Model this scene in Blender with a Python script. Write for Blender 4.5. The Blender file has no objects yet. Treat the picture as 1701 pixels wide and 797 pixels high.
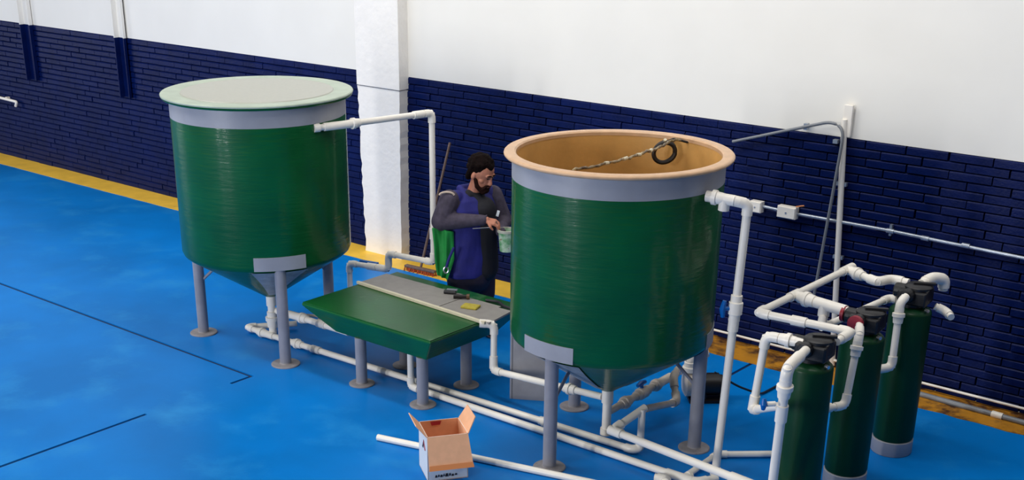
import bpy, bmesh, math, random
from mathutils import Vector, Matrix, Euler
random.seed(7)
SC = bpy.context.scene
COL = SC.collection
PI = math.pi

# ------------------------------------------------------------------ camera
CAM_H = 3.9
PITCH, YAW, ROLL = 0.4063, 0.7072, 0.0019
FPX, CX, CY = 2112.17, 795.05, 684.93
cam_data = bpy.data.cameras.new('camera')
cam = bpy.data.objects.new('camera', cam_data)
COL.objects.link(cam)
fw = Vector((-math.sin(YAW) * math.cos(PITCH), math.cos(YAW) * math.cos(PITCH), -math.sin(PITCH)))
rt = Vector((math.cos(YAW), math.sin(YAW), 0))
up = rt.cross(fw)
rt, up = rt * math.cos(ROLL) + up * math.sin(ROLL), up * math.cos(ROLL) - rt * math.sin(ROLL)
M = Matrix((rt, up, -fw)).transposed().to_4x4()
M.translation = Vector((0, 0, CAM_H))
cam.matrix_world = M
cam_data.sensor_width = 36.0
cam_data.lens = FPX / 1701 * 36
cam_data.shift_x = (850.5 - CX) / 1701
cam_data.shift_y = (CY - 398.5) / 1701
cam_data.clip_end = 200
SC.camera = cam

# ------------------------------------------------------------------ light
world = bpy.data.worlds.new('hall_ambient')
SC.world = world
world.use_nodes = True
world.node_tree.nodes['Background'].inputs[0].default_value = (1.0, 0.985, 0.96, 1)
world.node_tree.nodes['Background'].inputs[1].default_value = 0.11


def area(name, loc, target, sx, sy, power, color=(1, 1, 1)):
    l = bpy.data.lights.new(name, 'AREA')
    l.shape = 'RECTANGLE'
    l.size, l.size_y, l.energy, l.color = sx, sy, power, color
    o = bpy.data.objects.new(name, l)
    COL.objects.link(o)
    o.location = loc
    d = Vector(target) - Vector(loc)
    o.rotation_euler = d.to_track_quat('-Z', 'Y').to_euler()
    return o


area('skylight_left', (-12.5, 3.0, 8.5), (-11.5, 6.5, 0), 6, 4, 480, (1.0, 0.985, 0.955))
area('skylight_right', (-4.0, 2.0, 8.5), (-4.5, 6, 0), 2.5, 2, 60, (1.0, 0.985, 0.96))
area('wall_wash_light', (-5.0, 6.6, 8.0), (-5.0, 9.6, 3.6), 9, 0.8, 330, (1.0, 0.985, 0.96))  # added wash lamp, no known roof fixture, to brighten the upper wall
area('front_window_near', (-6.9, -6.0, 3.0), (-6.5, 7, 1.0), 0.5, 4.2, 420, (1, 1, 1))
area('front_window_far', (-9.0, -6.0, 3.0), (-8.5, 7, 1.0), 0.45, 4.2, 380, (1, 1, 1))
area('side_door_daylight', (-25, 2.0, 3.0), (-8, 8, 1.5), 5, 4.5, 480, (1.0, 0.99, 0.97))

SC.view_settings.view_transform = 'Standard'
SC.view_settings.look = 'None'
SC.view_settings.gamma = 1
SC.view_settings.use_curve_mapping = False
SC.view_settings.exposure = 0.0


# ------------------------------------------------------------------ materials
def srgb(r, g, b):
    def c(v):
        v /= 255
        return v / 12.92 if v <= 0.04045 else ((v + 0.055) / 1.055) ** 2.4
    return (c(r), c(g), c(b), 1)


def mat(name, col, rough=0.5, metal=0.0, coat=0.0, coat_rough=0.1, var=0.0, vscale=6.0, bump=0.0, bscale=40.0,
        ripple=0, col2=None, stain=None, stain_at=(0.55, 0.7), stain_scale=2.0, emit=None, spec=0.5):
    m = bpy.data.materials.new(name)
    m.use_nodes = True
    nt = m.node_tree
    N, L = nt.nodes, nt.links
    b = N['Principled BSDF']
    b.inputs['Roughness'].default_value = rough
    b.inputs['Metallic'].default_value = metal
    b.inputs['Coat Weight'].default_value = coat
    b.inputs['Coat Roughness'].default_value = coat_rough
    b.inputs['Specular IOR Level'].default_value = spec
    tc = N.new('ShaderNodeTexCoord')
    c1 = col
    c2 = col2 or tuple(max(0, v * (1 - var)) for v in col[:3]) + (1,)
    nz = N.new('ShaderNodeTexNoise')
    nz.inputs['Scale'].default_value = vscale
    nz.inputs['Detail'].default_value = 6
    L.new(tc.outputs['Object'], nz.inputs['Vector'])
    rp = N.new('ShaderNodeValToRGB')
    rp.color_ramp.elements[0].position = 0.35
    rp.color_ramp.elements[1].position = 0.68
    rp.color_ramp.elements[0].color = c2
    rp.color_ramp.elements[1].color = c1
    L.new(nz.outputs['Fac'], rp.inputs['Fac'])
    out = rp.outputs['Color']
    if stain:
        n2 = N.new('ShaderNodeTexNoise')
        n2.inputs['Scale'].default_value = stain_scale
        n2.inputs['Detail'].default_value = 8
        n2.inputs['Roughness'].default_value = 0.65
        L.new(tc.outputs['Object'], n2.inputs['Vector'])
        mr = N.new('ShaderNodeMapRange')
        mr.inputs['From Min'].default_value, mr.inputs['From Max'].default_value = stain_at
        L.new(n2.outputs['Fac'], mr.inputs['Value'])
        mx = N.new('ShaderNodeMix')
        mx.data_type = 'RGBA'
        L.new(mr.outputs['Result'], mx.inputs['Factor'])
        L.new(out, mx.inputs['A'])
        mx.inputs['B'].default_value = stain
        out = mx.outputs['Result']
    L.new(out, b.inputs['Base Color'])
    if bump:
        n3 = N.new('ShaderNodeTexNoise')
        n3.inputs['Scale'].default_value = bscale
        n3.inputs['Detail'].default_value = 4
        if ripple:
            mp = N.new('ShaderNodeMapping')
            mp.inputs['Scale'].default_value = (1, 1, ripple)
            L.new(tc.outputs['Object'], mp.inputs['Vector'])
            L.new(mp.outputs['Vector'], n3.inputs['Vector'])
        else:
            L.new(tc.outputs['Object'], n3.inputs['Vector'])
        bp = N.new('ShaderNodeBump')
        bp.inputs['Strength'].default_value = bump
        bp.inputs['Distance'].default_value = 0.01
        L.new(n3.outputs['Fac'], bp.inputs['Height'])
        L.new(bp.outputs['Normal'], b.inputs['Normal'])
        if coat:
            L.new(bp.outputs['Normal'], b.inputs['Coat Normal'])
    if emit:
        b.inputs['Emission Color'].default_value = col
        b.inputs['Emission Strength'].default_value = emit
    return m


MAT = dict(
    floor=mat('blue_epoxy_floor', srgb(0, 126, 216), 0.4, var=0.22, vscale=0.9, bump=0.06, bscale=5, spec=0.1,
              stain=srgb(44, 146, 216), stain_at=(0.52, 0.85), stain_scale=1.6),
    groove=mat('floor_joint_dark_blue', srgb(2, 40, 86), 0.7),
    navy=mat('navy_brick_paint', srgb(4, 23, 79), 0.45, spec=0.12, var=0.3, vscale=5, bump=0.35, bscale=45,
             stain=srgb(48, 70, 125), stain_at=(0.66, 0.95), stain_scale=9),
    mortar=mat('navy_mortar', srgb(5, 18, 64), 0.8, spec=0.1, var=0.2, bump=0.3, bscale=60),
    white=mat('white_wall_paint', srgb(240, 237, 230), 0.7, spec=0.2, var=0.03, vscale=2.0, bump=0.08, bscale=12),
    white_col=mat('white_rough_plaster', srgb(246, 242, 236), 0.65, var=0.04, vscale=7.0, bump=0.5, bscale=16),
    yellow=mat('yellow_floor_paint', srgb(255, 205, 72), 0.5, var=0.15, vscale=5, bump=0.2, bscale=20,
               stain=srgb(205, 160, 90), stain_at=(0.62, 0.8), stain_scale=3),
    yellow_dirty=mat('yellow_paint_worn', srgb(205, 140, 30), 0.55, var=0.3, vscale=5, bump=0.3, bscale=20,
                     stain=srgb(72, 42, 22), stain_at=(0.47, 0.6), stain_scale=3.2),
    green=mat('green_gelcoat', srgb(0, 92, 42), 0.5, spec=0.2, coat=0.5, coat_rough=0.13, var=0.25, vscale=3, bump=0.36, bscale=5, ripple=8),
    green_dark=mat('green_vessel_paint', srgb(2, 58, 30), 0.5, spec=0.2, coat=0.12, coat_rough=0.2, var=0.2, vscale=5, bump=0.05, bscale=60),
    green_table=mat('green_trough_gelcoat', srgb(12, 88, 36), 0.4, spec=0.3, coat=0.2, coat_rough=0.2, var=0.25, vscale=3, bump=0.08, bscale=30,
                    stain=srgb(112, 150, 112), stain_at=(0.6, 0.85), stain_scale=2.4),
    grey=mat('grey_enamel', srgb(160, 162, 172), 0.42, var=0.12, vscale=5, bump=0.06, bscale=30),
    grey_leg=mat('grey_leg_paint', srgb(148, 148, 158), 0.42, var=0.15, vscale=8, bump=0.05, bscale=40),
    foot=mat('grey_foot_disc', srgb(150, 146, 150), 0.5, var=0.2, vscale=20, stain=srgb(120, 95, 75), stain_at=(0.58, 0.75), stain_scale=22),
    glassmat=mat('raw_grey_laminate', srgb(160, 166, 168), 0.4, var=0.35, vscale=14, bump=0.3, bscale=60),
    lid=mat('pale_lid_laminate', srgb(174, 175, 165), 0.4, var=0.06, vscale=30, bump=0.1, bscale=60),
    lid_rim=mat('lid_rim_green_white', srgb(176, 190, 172), 0.4, var=0.15, vscale=8),
    beige=mat('tan_laminate_inside', srgb(224, 172, 100), 0.4, var=0.25, vscale=3, bump=0.15, bscale=30),
    lip=mat('tan_rim', srgb(214, 174, 136), 0.4, var=0.15, vscale=14),
    pvc=mat('white_pvc', srgb(246, 240, 230), 0.34, var=0.05, vscale=9),
    pvc_dirty=mat('dusty_white_pvc', srgb(214, 202, 188), 0.42, var=0.18, vscale=14),
    conduit=mat('galvanised_conduit', srgb(176, 184, 196), 0.35, metal=0.6, var=0.15, vscale=20),
    grey_conduit=mat('grey_conduit', srgb(126, 130, 136), 0.4, var=0.1, vscale=20),
    blue=mat('blue_valve_handle', srgb(0, 96, 178), 0.35, var=0.1),
    black=mat('black_plastic', srgb(16, 16, 22), 0.45, var=0.2, vscale=20),
    red=mat('red_plastic', srgb(150, 20, 44), 0.45, var=0.1),
    brass=mat('brown_fitting', srgb(96, 70, 44), 0.5, var=0.2, vscale=30),
    card=mat('cardboard_inside', srgb(240, 182, 142), 0.75, var=0.08, vscale=20),
    card_white=mat('cardboard_white_print', srgb(214, 222, 230), 0.6, var=0.05, vscale=12),
    ink=mat('black_print', srgb(34, 34, 40), 0.6),
    ink_red=mat('red_print', srgb(172, 44, 56), 0.6),
    tape=mat('orange_tape', srgb(222, 140, 84), 0.5),
    sheet=mat('grey_lamella_sheet', srgb(146, 142, 138), 0.5, var=0.12, vscale=14, bump=0.1, bscale=60),
    cream=mat('cream_edge_profile', srgb(214, 206, 180), 0.45, var=0.1, vscale=20),
    board=mat('grey_board', srgb(160, 158, 162), 0.5, var=0.2, vscale=6, bump=0.1, bscale=20),
    dark_rubber=mat('black_rubber', srgb(24, 16, 16), 0.5, var=0.2, vscale=20),
    wire=mat('taped_wire', srgb(170, 150, 110), 0.4, col2=srgb(70, 50, 30), vscale=22),
    wood=mat('brown_wood_stick', srgb(128, 104, 92), 0.6, var=0.3, vscale=30),
    bristle=mat('orange_bristles', srgb(196, 84, 30), 0.8, var=0.4, vscale=60),
    skin=mat('skin', srgb(190, 124, 98), 0.5, var=0.12, vscale=12),
    hair=mat('dark_brown_hair', srgb(22, 11, 10), 0.8, spec=0.08, var=0.5, vscale=60, bump=0.9, bscale=90),
    beard=mat('dark_beard', srgb(44, 24, 20), 0.85, spec=0.08, var=0.4, vscale=80, bump=0.6, bscale=120),
    shirt=mat('grey_purple_plaid_shirt', srgb(74, 66, 84), 0.8, var=0.35, vscale=24, bump=0.3, bscale=30),
    vest=mat('navy_work_vest', srgb(30, 32, 124), 0.75, var=0.3, vscale=9, bump=0.5, bscale=12),
    undershirt=mat('black_shirt', srgb(12, 12, 26), 0.8, var=0.3, vscale=12, bump=0.4, bscale=14),
    trousers=mat('dark_trousers', srgb(40, 32, 52), 0.8, var=0.35, vscale=12, bump=0.4, bscale=14),
    shoe=mat('black_shoe', srgb(20, 20, 24), 0.5),
    piping=mat('pale_piping', srgb(196, 176, 160), 0.6),
    green_cloth=mat('green_cloth', srgb(24, 150, 66), 0.75, var=0.25, vscale=8, bump=0.5, bscale=12),
    pail=mat('pail_label', srgb(196, 214, 200), 0.4, col2=srgb(70, 150, 90), vscale=16, stain=srgb(150, 90, 80), stain_at=(0.62, 0.66), stain_scale=18),
    steel=mat('bright_steel', srgb(210, 210, 215), 0.25, metal=0.8),
    sponge=mat('yellow_sponge', srgb(184, 168, 60), 0.8, var=0.2, vscale=40, bump=0.5, bscale=80),
    cable=mat('dark_cable', srgb(30, 32, 40), 0.5),
    eye=mat('eye_dark', srgb(30, 20, 18), 0.3),
    lips=mat('lips', srgb(150, 82, 74), 0.5),
)


# ------------------------------------------------------------------ mesh helpers
class MB:
    def __init__(self):
        self.bm = bmesh.new()

    def verts(self, pts):
        return [self.bm.verts.new(p) for p in pts]

    def box(self, c, s, rz=0.0, mat4=None):
        x, y, z = s[0] / 2, s[1] / 2, s[2] / 2
        P = [Vector(p) for p in ((-x, -y, -z), (x, -y, -z), (x, y, -z), (-x, y, -z), (-x, -y, z), (x, -y, z), (x, y, z), (-x, y, z))]
        R = mat4 if mat4 else Matrix.Rotation(rz, 4, 'Z')
        v = self.verts([R @ p + Vector(c) for p in P])
        for f in ((0, 3, 2, 1), (4, 5, 6, 7), (0, 1, 5, 4), (1, 2, 6, 5), (2, 3, 7, 6), (3, 0, 4, 7)):
            self.bm.faces.new([v[i] for i in f])
        return self

    def poly_prism(self, pts, d):
        """closed polygon pts (3D, planar) thickened by vector d"""
        d = Vector(d)
        a = self.verts(pts)
        b = self.verts([Vector(p) + d for p in pts])
        n = len(a)
        self.bm.faces.new(a[::-1])
        self.bm.faces.new(b)
        for i in range(n):
            j = (i + 1) % n
            self.bm.faces.new([a[i], a[j], b[j], b[i]])
        return self

    def sweep(self, pts, r, seg=14, caps=True, rs=None):
        pts = [Vector(p) for p in pts]
        n = len(pts)
        t0 = (pts[1] - pts[0]).normalized()
        a = Vector((0, 0, 1)) if abs(t0.z) < 0.9 else Vector((1, 0, 0))
        nv = (a - t0 * a.dot(t0)).normalized()
        rings = []
        for i in range(n):
            if i == 0:
                t = t0
            elif i == n - 1:
                t = (pts[-1] - pts[-2]).normalized()
            else:
                t = ((pts[i] - pts[i - 1]).normalized() + (pts[i + 1] - pts[i]).normalized()).normalized()
            nv = (nv - t * nv.dot(t)).normalized()
            bv = t.cross(nv)
            rr = rs[i] if rs else r
            rings.append(self.verts([pts[i] + (nv * math.cos(2 * PI * k / seg) + bv * math.sin(2 * PI * k / seg)) * rr for k in range(seg)]))
        for i in range(n - 1):
            for k in range(seg):
                k2 = (k + 1) % seg
                self.bm.faces.new([rings[i][k], rings[i][k2], rings[i + 1][k2], rings[i + 1][k]])
        if caps:
            self.bm.faces.new(rings[0][::-1])
            self.bm.faces.new(rings[-1])
        return self

    def lathe(self, prof, c=(0, 0, 0), seg=64, close=False, axis=None):
        c = Vector(c)
        R = Matrix.Identity(3)
        if axis is not None:
            R = Vector(axis).to_track_quat('Z', 'Y').to_matrix()
        rings = []
        for (r, z) in prof:
            if r < 1e-6:
                rings.append(self.verts([c + R @ Vector((0, 0, z))]))
            else:
                rings.append(self.verts([c + R @ Vector((r * math.cos(2 * PI * k / seg), r * math.sin(2 * PI * k / seg), z)) for k in range(seg)]))
        m = len(rings)
        for i in range(m if close else m - 1):
            A, B = rings[i], rings[(i + 1) % m]
            for k in range(seg):
                k2 = (k + 1) % seg
                if len(A) == 1 and len(B) == 1:
                    continue
                if len(A) == 1:
                    self.bm.faces.new([A[0], B[k2], B[k]])
                elif len(B) == 1:
                    self.bm.faces.new([A[k], A[k2], B[0]])
                else:
                    self.bm.faces.new([A[k], A[k2], B[k2], B[k]])
        return self

    def cyl(self, p0, p1, r, seg=18, r2=None):
        return self.sweep([p0, p1], r, seg, True, [r, r if r2 is None else r2])

    def ell(self, c, rad, rot=None, seg=20, rings=12):
        R = (rot or Euler((0, 0, 0))).to_matrix()
        c = Vector(c)
        if rot is not None:
            rad = [q * 0.96 for q in rad]
        top = self.verts([c + R @ Vector((0, 0, rad[2]))])[0]
        bot = self.verts([c + R @ Vector((0, 0, -rad[2]))])[0]
        rr = []
        for i in range(1, rings):
            a = PI * i / rings
            rr.append(self.verts([c + R @ Vector((rad[0] * math.sin(a) * math.cos(2 * PI * k / seg), rad[1] * math.sin(a) * math.sin(2 * PI * k / seg), rad[2] * math.cos(a))) for k in range(seg)]))
        for k in range(seg):
            k2 = (k + 1) % seg
            self.bm.faces.new([top, rr[0][k], rr[0][k2]])
            self.bm.faces.new([bot, rr[-1][k2], rr[-1][k]])
            for i in range(len(rr) - 1):
                self.bm.faces.new([rr[i][k], rr[i + 1][k], rr[i + 1][k2], rr[i][k2]])
        return self

    def cap(self, p0, p1, r0, r1, n=5):
        """capsule with two end radii"""
        p0, p1 = Vector(p0), Vector(p1)
        d = (p1 - p0).normalized()
        pts, rs = [], []
        for i in range(n):
            a = PI / 2 * (1 - i / n)
            pts.append(p0 - d * r0 * math.sin(a)); rs.append(max(r0 * math.cos(a), 1e-4))
        pts.append(p0); rs.append(r0)
        pts.append(p1); rs.append(r1)
        for i in range(1, n + 1):
            a = PI / 2 * i / n
            pts.append(p1 + d * r1 * math.sin(a)); rs.append(max(r1 * math.cos(a), 1e-4))
        return self.sweep(pts, r0, 14, True, rs)


def world_base(o):
    v = Vector((0, 0, 0))
    while o is not None:
        v += o.location
        o = o.parent
    return v


def obj(name, mb, m, parent=None, smooth=True, label=None, cat=None, group=None, kind=None, local=False, bevel=0):
    """link an MB as ONE mesh object; vertices are given in world space unless local"""
    me = bpy.data.meshes.new(name)
    bm = mb.bm
    bmesh.ops.recalc_face_normals(bm, faces=bm.faces)
    o = bpy.data.objects.new(name, me)
    if parent is not None:
        o.parent = parent
        if not local:
            b = world_base(parent)
            for v in bm.verts:
                v.co -= b
    elif not local:
        xs = [v.co for v in bm.verts]
        c = Vector(((min(p.x for p in xs) + max(p.x for p in xs)) / 2, (min(p.y for p in xs) + max(p.y for p in xs)) / 2, min(p.z for p in xs)))
        for v in bm.verts:
            v.co -= c
        o.location = c
    bm.to_mesh(me)
    bm.free()
    me.materials.append(MAT[m] if isinstance(m, str) else m)
    if smooth:
        for p in me.polygons:
            p.use_smooth = True
        me.set_sharp_from_angle(angle=math.radians(38))
    COL.objects.link(o)
    if bevel:
        bv = o.modifiers.new('bevel', 'BEVEL')
        bv.width = bevel
        bv.segments = 2
        bv.limit_method = 'ANGLE'
    for k, v in (('label', label), ('category', cat), ('group', group), ('kind', kind)):
        if v:
            o[k] = v
    return o


def thing(name, label, cat, loc, group=None, rz=0):
    o = bpy.data.objects.new(name, None)
    o.empty_display_size = 0.1
    COL.objects.link(o)
    o.location = loc
    o.rotation_euler = (0, 0, rz)
    o['label'] = label
    o['category'] = cat
    if group:
        o['group'] = group
    return o


def arc(p, a, b, r, n=7):
    """points rounding corner p between directions to a and to b"""
    p, a, b = Vector(p), Vector(a), Vector(b)
    da, db = (a - p).normalized(), (b - p).normalized()
    out = []
    for i in range(n + 1):
        t = i / n
        q0, q1 = p + da * r * (1 - t), p + db * r * t
        out.append(q0 * (1 - t) + q1 * t)
    return out


def tube_bends(pts, r, bend=0.06, n=6):
    out = [Vector(pts[0])]
    for i in range(1, len(pts) - 1):
        out += arc(pts[i], pts[i - 1], pts[i + 1], bend, n)
    out.append(Vector(pts[-1]))
    return out


def pvc_run(name, label, pts, r=0.024, cat='pipe', fits=(), m='pvc', elbow=True, ends=(), mf=None):
    """a glued run of pipe: straight pipe sections, elbows at the corners, and fittings
    fits: (segment, fraction, kind[, extra]) ; kinds coupling, union, tee, valve, cross"""
    pts = [Vector(p) for p in pts]
    lo = min(p.z for p in pts)
    root = thing(name, label, cat, (pts[0].x, pts[0].y, lo - r))
    n = len(pts)
    mf = mf or m
    for i in range(n - 1):
        obj('pipe_section', MB().sweep([pts[i], pts[i + 1]], r, 16), m, root)
    for i in range(1, n - 1):
        da, db = (pts[i - 1] - pts[i]).normalized(), (pts[i + 1] - pts[i]).normalized()
        la, lb = (pts[i - 1] - pts[i]).length, (pts[i + 1] - pts[i]).length
        R = min(r * 2.0, la * 0.45, lb * 0.45)
        path = arc(pts[i], pts[i - 1], pts[i + 1], R)
        ea, eb = min(r * 1.2, la * 0.3), min(r * 1.2, lb * 0.3)
        path = [path[0] + da * ea] + path + [path[-1] + db * eb]
        obj('elbow', MB().sweep(path, r * 1.26, 16), mf, root)
    for f in fits:
        seg, t, kind = f[:3]
        p = pts[seg].lerp(pts[seg + 1], t)
        d = (pts[seg + 1] - pts[seg]).normalized()
        if kind == 'coupling':
            obj('coupling', MB().sweep([p - d * r * 1.9, p + d * r * 1.9], r * 1.27, 16), mf, root)
        elif kind == 'union':
            path = [p + d * r * k for k in (-2.2, -2.1, -0.8, -0.7, 0.3, 0.4, 1.2, 2.1, 2.2)]
            rs = [r * k for k in (1.0, 1.3, 1.3, 1.75, 1.75, 1.45, 1.4, 1.3, 1.0)]
            obj('union_fitting', MB().sweep(path, r, 16, True, rs), mf, root)
        elif kind == 'tee':
            q = Vector(f[3])
            dd = (q - p).normalized()
            mb = MB().sweep([p - d * r * 2.4, p + d * r * 2.4], r * 1.28, 16)
            mb.sweep([p, p + dd * r * 2.6], r * 1.28, 16)
            obj('tee', mb, mf, root)
        elif kind == 'valve':
            v = obj('valve_body', MB().sweep([p + d * r * k for k in (-3.2, -3.1, -1.6, -1.4, 1.4, 1.6, 3.1, 3.2)], r, 16, True,
                                             [r * k for k in (1.0, 1.35, 1.35, 1.7, 1.7, 1.35, 1.35, 1.0)]), mf, root)
            out = Vector(f[3]).normalized()
            side = d.cross(out).normalized()
            st = p + out * r * 1.3
            mb = MB().cyl(st, st + out * r * 1.6, r * 0.5)
            mb.sweep([st + out * r * 1.6 - d * r * 2.0, st + out * r * 1.9, st + out * r * 1.6 + d * r * 2.0], r * 0.6, 8, True, [r * .5, r * .75, r * .5])
            obj('valve_handle', mb, 'blue', v, label='blue valve handle')
    for (idx, ln) in ends:
        p = pts[idx]
        q = pts[1] if idx == 0 else pts[-2]
        d = (q - p).normalized()
        obj('end_socket', MB().sweep([p, p + d * ln], r * 1.3, 16), mf, root)
    return root


# ------------------------------------------------------------------ the setting
WY = 9.63          # wall plane
BAND = 1.913       # top of the navy band
# floor with recessed joints
xs = [-34, -7.83, -7.80, -4.83, -4.80, 4.0]
ys = [-7.0, 3.95, 5.19, 6.02, 6.22, 6.255, 8.55, 9.22, WY]
fl = MB()


def groove_cell(i, j):
    x, y = (xs[i] + xs[i + 1]) / 2, (ys[j] + ys[j + 1]) / 2
    if abs(y - 6.24) < 0.03 and x < -7.8:
        return True
    if abs(x + 7.815) < 0.02 and (y < 5.19 or 6.02 < y < 6.26):
        return True
    if abs(x + 4.815) < 0.02 and 8.55 < y < 9.22:
        return True
    return False


gr = MB()
for i in range(len(xs) - 1):
    for j in range(len(ys) - 1):
        x0, x1, y0, y1 = xs[i], xs[i + 1], ys[j], ys[j + 1]
        if groove_cell(i, j):
            gr.box(((x0 + x1) / 2, (y0 + y1) / 2, -0.019), (x1 - x0, y1 - y0, 0.018))
        else:
            fl.box(((x0 + x1) / 2, (y0 + y1) / 2, -0.02), (x1 - x0, y1 - y0, 0.04))
floor = obj('floor', fl, 'floor', smooth=False, kind='structure', label='glossy blue painted concrete floor')
obj('floor_joint', gr, 'groove', floor, smooth=False)

# wall: white above, recessed mortar bed with separate bricks below
wall = obj('wall_back', MB().box((-15.5, WY + 0.1, (BAND + 6.4) / 2), (37, 0.2, 6.4 - BAND)), 'white', smooth=False, kind='structure',
           label='white painted upper wall over navy brick band')
obj('mortar_bed', MB().box((-15.5, WY + 0.115, BAND / 2), (37, 0.17, BAND)), 'mortar', wall, smooth=False)
CH = BAND / 28
BL = 0.335
GAP = 0.008


def brick_bm(mb, x, y, z, L, seed, ch=0.009, hh=0.0):
    rnd = random.Random(seed)
    h = CH - GAP + hh
    out = 0.009 + rnd.uniform(-0.004, 0.005)
    tw = rnd.uniform(-0.003, 0.003)
    yb = WY + 0.04
    A = [(x, yb, z), (x + L, yb, z), (x + L, yb, z + h), (x, yb, z + h)]
    B = [(x + .002, WY - out - tw, z + .002), (x + L - .002, WY - out + tw, z + .002), (x + L - .002, WY - out + tw, z + h - ch), (x + .002, WY - out - tw, z + h - ch)]
    T = [(x + L - .002, WY - out + ch + tw, z + h), (x + .002, WY - out + ch - tw, z + h)]
    P = [Vector(p) - Vector((0, 0, 0)) for p in A + B + T]
    P = [p for p in P]
    v = mb.verts(P)
    for f in ((0, 1, 5, 4), (4, 5, 6, 7), (7, 6, 8, 9), (9, 8, 2, 3), (0, 4, 7, 9, 3), (1, 2, 8, 6, 5)):
        mb.bm.faces.new([v[i] for i in f])


protos = []
for s in range(10):
    mb = MB()
    brick_bm(mb, 0, 0, 0, BL - GAP, s)
    bmesh.ops.recalc_face_normals(mb.bm, faces=mb.bm.faces)
    me = bpy.data.meshes.new('brick')
    mb.bm.to_mesh(me)
    mb.bm.free()
    me.materials.append(MAT['navy'])
    protos.append(me)
cells = []
for row in range(28):
    off = (0.5 * BL if row % 2 else 0) + 0.03 * math.sin(row * 2.1)
    k = 0
    x = -1.7 + off
    while x > -20.5:
        cells.append((x, row))
        x -= BL
COLX0, COLX1 = -9.78, -9.2


def near_ok(x, row):
    px_right = -2.62 - 0.36 * row / 28
    return x + BL * 0.4 < px_right and (x > -5.35 or -8.75 < x < -7.25)


near_cells = sorted([c for c in cells if near_ok(*c)], key=lambda c: -c[0])[:300]
ns = set(near_cells)
wb = world_base(wall)
for i, (x, row) in enumerate(near_cells):
    o = bpy.data.objects.new('brick', protos[(row * 7 + i * 3) % 10])
    o.parent = wall
    o.location = Vector((x + random.uniform(-.004, .004), 0, row * CH + GAP * 0.5)) - wb
    COL.objects.link(o)
far = MB()
for i, c in enumerate(cells):
    if c in ns:
        continue
    x, row = c
    if COLX0 < x + 0.02 and x + BL < COLX1:
        continue
    brick_bm(far, x, 0, row * CH + GAP * 0.5, BL - GAP * .45, i * 13 + row, 0.014, 0.003)
obj('brickwork', far, 'navy', wall, smooth=False, kind='stuff')

# pillar (trim): wide upper half over a rougher lower half
tr = MB()
tr.box((-9.49, WY - 0.07 + 0.01, (1.79 + 6.4) / 2), (0.62, 0.16, 6.4 - 1.79))
pil = obj('trim_1', tr, 'white_col', smooth=False, kind='structure', label='white rectangular concrete pillar built against the wall', bevel=0.006)
lo = MB()
rings = []
nz_ = 26
for k in range(nz_ + 1):
    z = 1.782 * k / nz_
    jx, jr = random.uniform(-.012, .012), random.uniform(-.004, .004)
    xl = -9.755 - 0.04 * z / 1.78 + jx
    xr = -9.215 + 0.02 * z / 1.78 + jr
    rings.append(lo.verts([(xl, WY + .02, z), (xl, WY - 0.128, z), (xr, WY - 0.128, z), (xr + .002, WY + .02, z)]))
for a, b in zip(rings, rings[1:]):
    for i in range(4):
        j = (i + 1) % 4
        lo.bm.faces.new([a[i], a[j], b[j], b[i]])
lo.bm.faces.new(rings[0]); lo.bm.faces.new(rings[-1])
obj('pillar_lower_face', lo, 'white_col', pil, smooth=False)

# yellow painted border along the wall foot
yb = MB()


def strip(mb, x0, x1, n, y_in, y_out, jit, zt):
    a, b = [], []
    for i in range(n + 1):
        x = x0 + (x1 - x0) * i / n
        jo = random.uniform(-jit, jit)
        a.append((x, y_out + jo, zt)); b.append((x, y_in, zt))
    top = mb.verts(a); inn = mb.verts(b)
    lowo = mb.verts([(p[0], p[1], 0.0) for p in a])
    for i in range(n):
        mb.bm.faces.new([top[i], top[i + 1], inn[i + 1], inn[i]])
        mb.bm.faces.new([lowo[i], lowo[i + 1], top[i + 1], top[i]])


strip(yb, -20, -6.8, 60, WY, 9.24, 0.006, 0.004)
obj('trim_2', yb, 'yellow', smooth=False, kind='structure', label='clean yellow painted border along the wall foot')
yb = MB()
strip(yb, -6.8, 2, 70, WY, 9.215, 0.012, 0.004)
obj('trim_3', yb, 'yellow_dirty', smooth=False, kind='structure', label='stained yellow painted border at the right wall foot')

# two slim posts on the wall at the left: white above, navy below
for k, (x0, x1) in enumerate(((-16.33, -16.14), (-14.16, -14.0))):
    root = thing('wall_post', ['slim vertical post on the wall nearest the left picture edge', 'slim vertical wall post between the left post and the lidded tank'][k],
                 'post', ((x0 + x1) / 2, WY - 0.08, 1.18), 'slim posts on the left wall')
    xm = (x0 + x1) / 2
    w_ = x1 - x0
    for (za, zb, mm, nm) in ((BAND, 6.0, 'white', 'upper_post'), (1.18, BAND, 'navy', 'lower_post')):
        mb = MB()
        t = 0.014
        mb.box((xm, WY - 0.02, (za + zb) / 2), (w_, t, zb - za))
        mb.box((xm - w_ / 2 + t / 2, WY - 0.055, (za + zb) / 2), (t, 0.085, zb - za))
        mb.box((xm + w_ / 2 - t / 2, WY - 0.04, (za + zb) / 2), (t, 0.05, zb - za))
        obj(nm, mb, mm, root, smooth=False)

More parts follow.
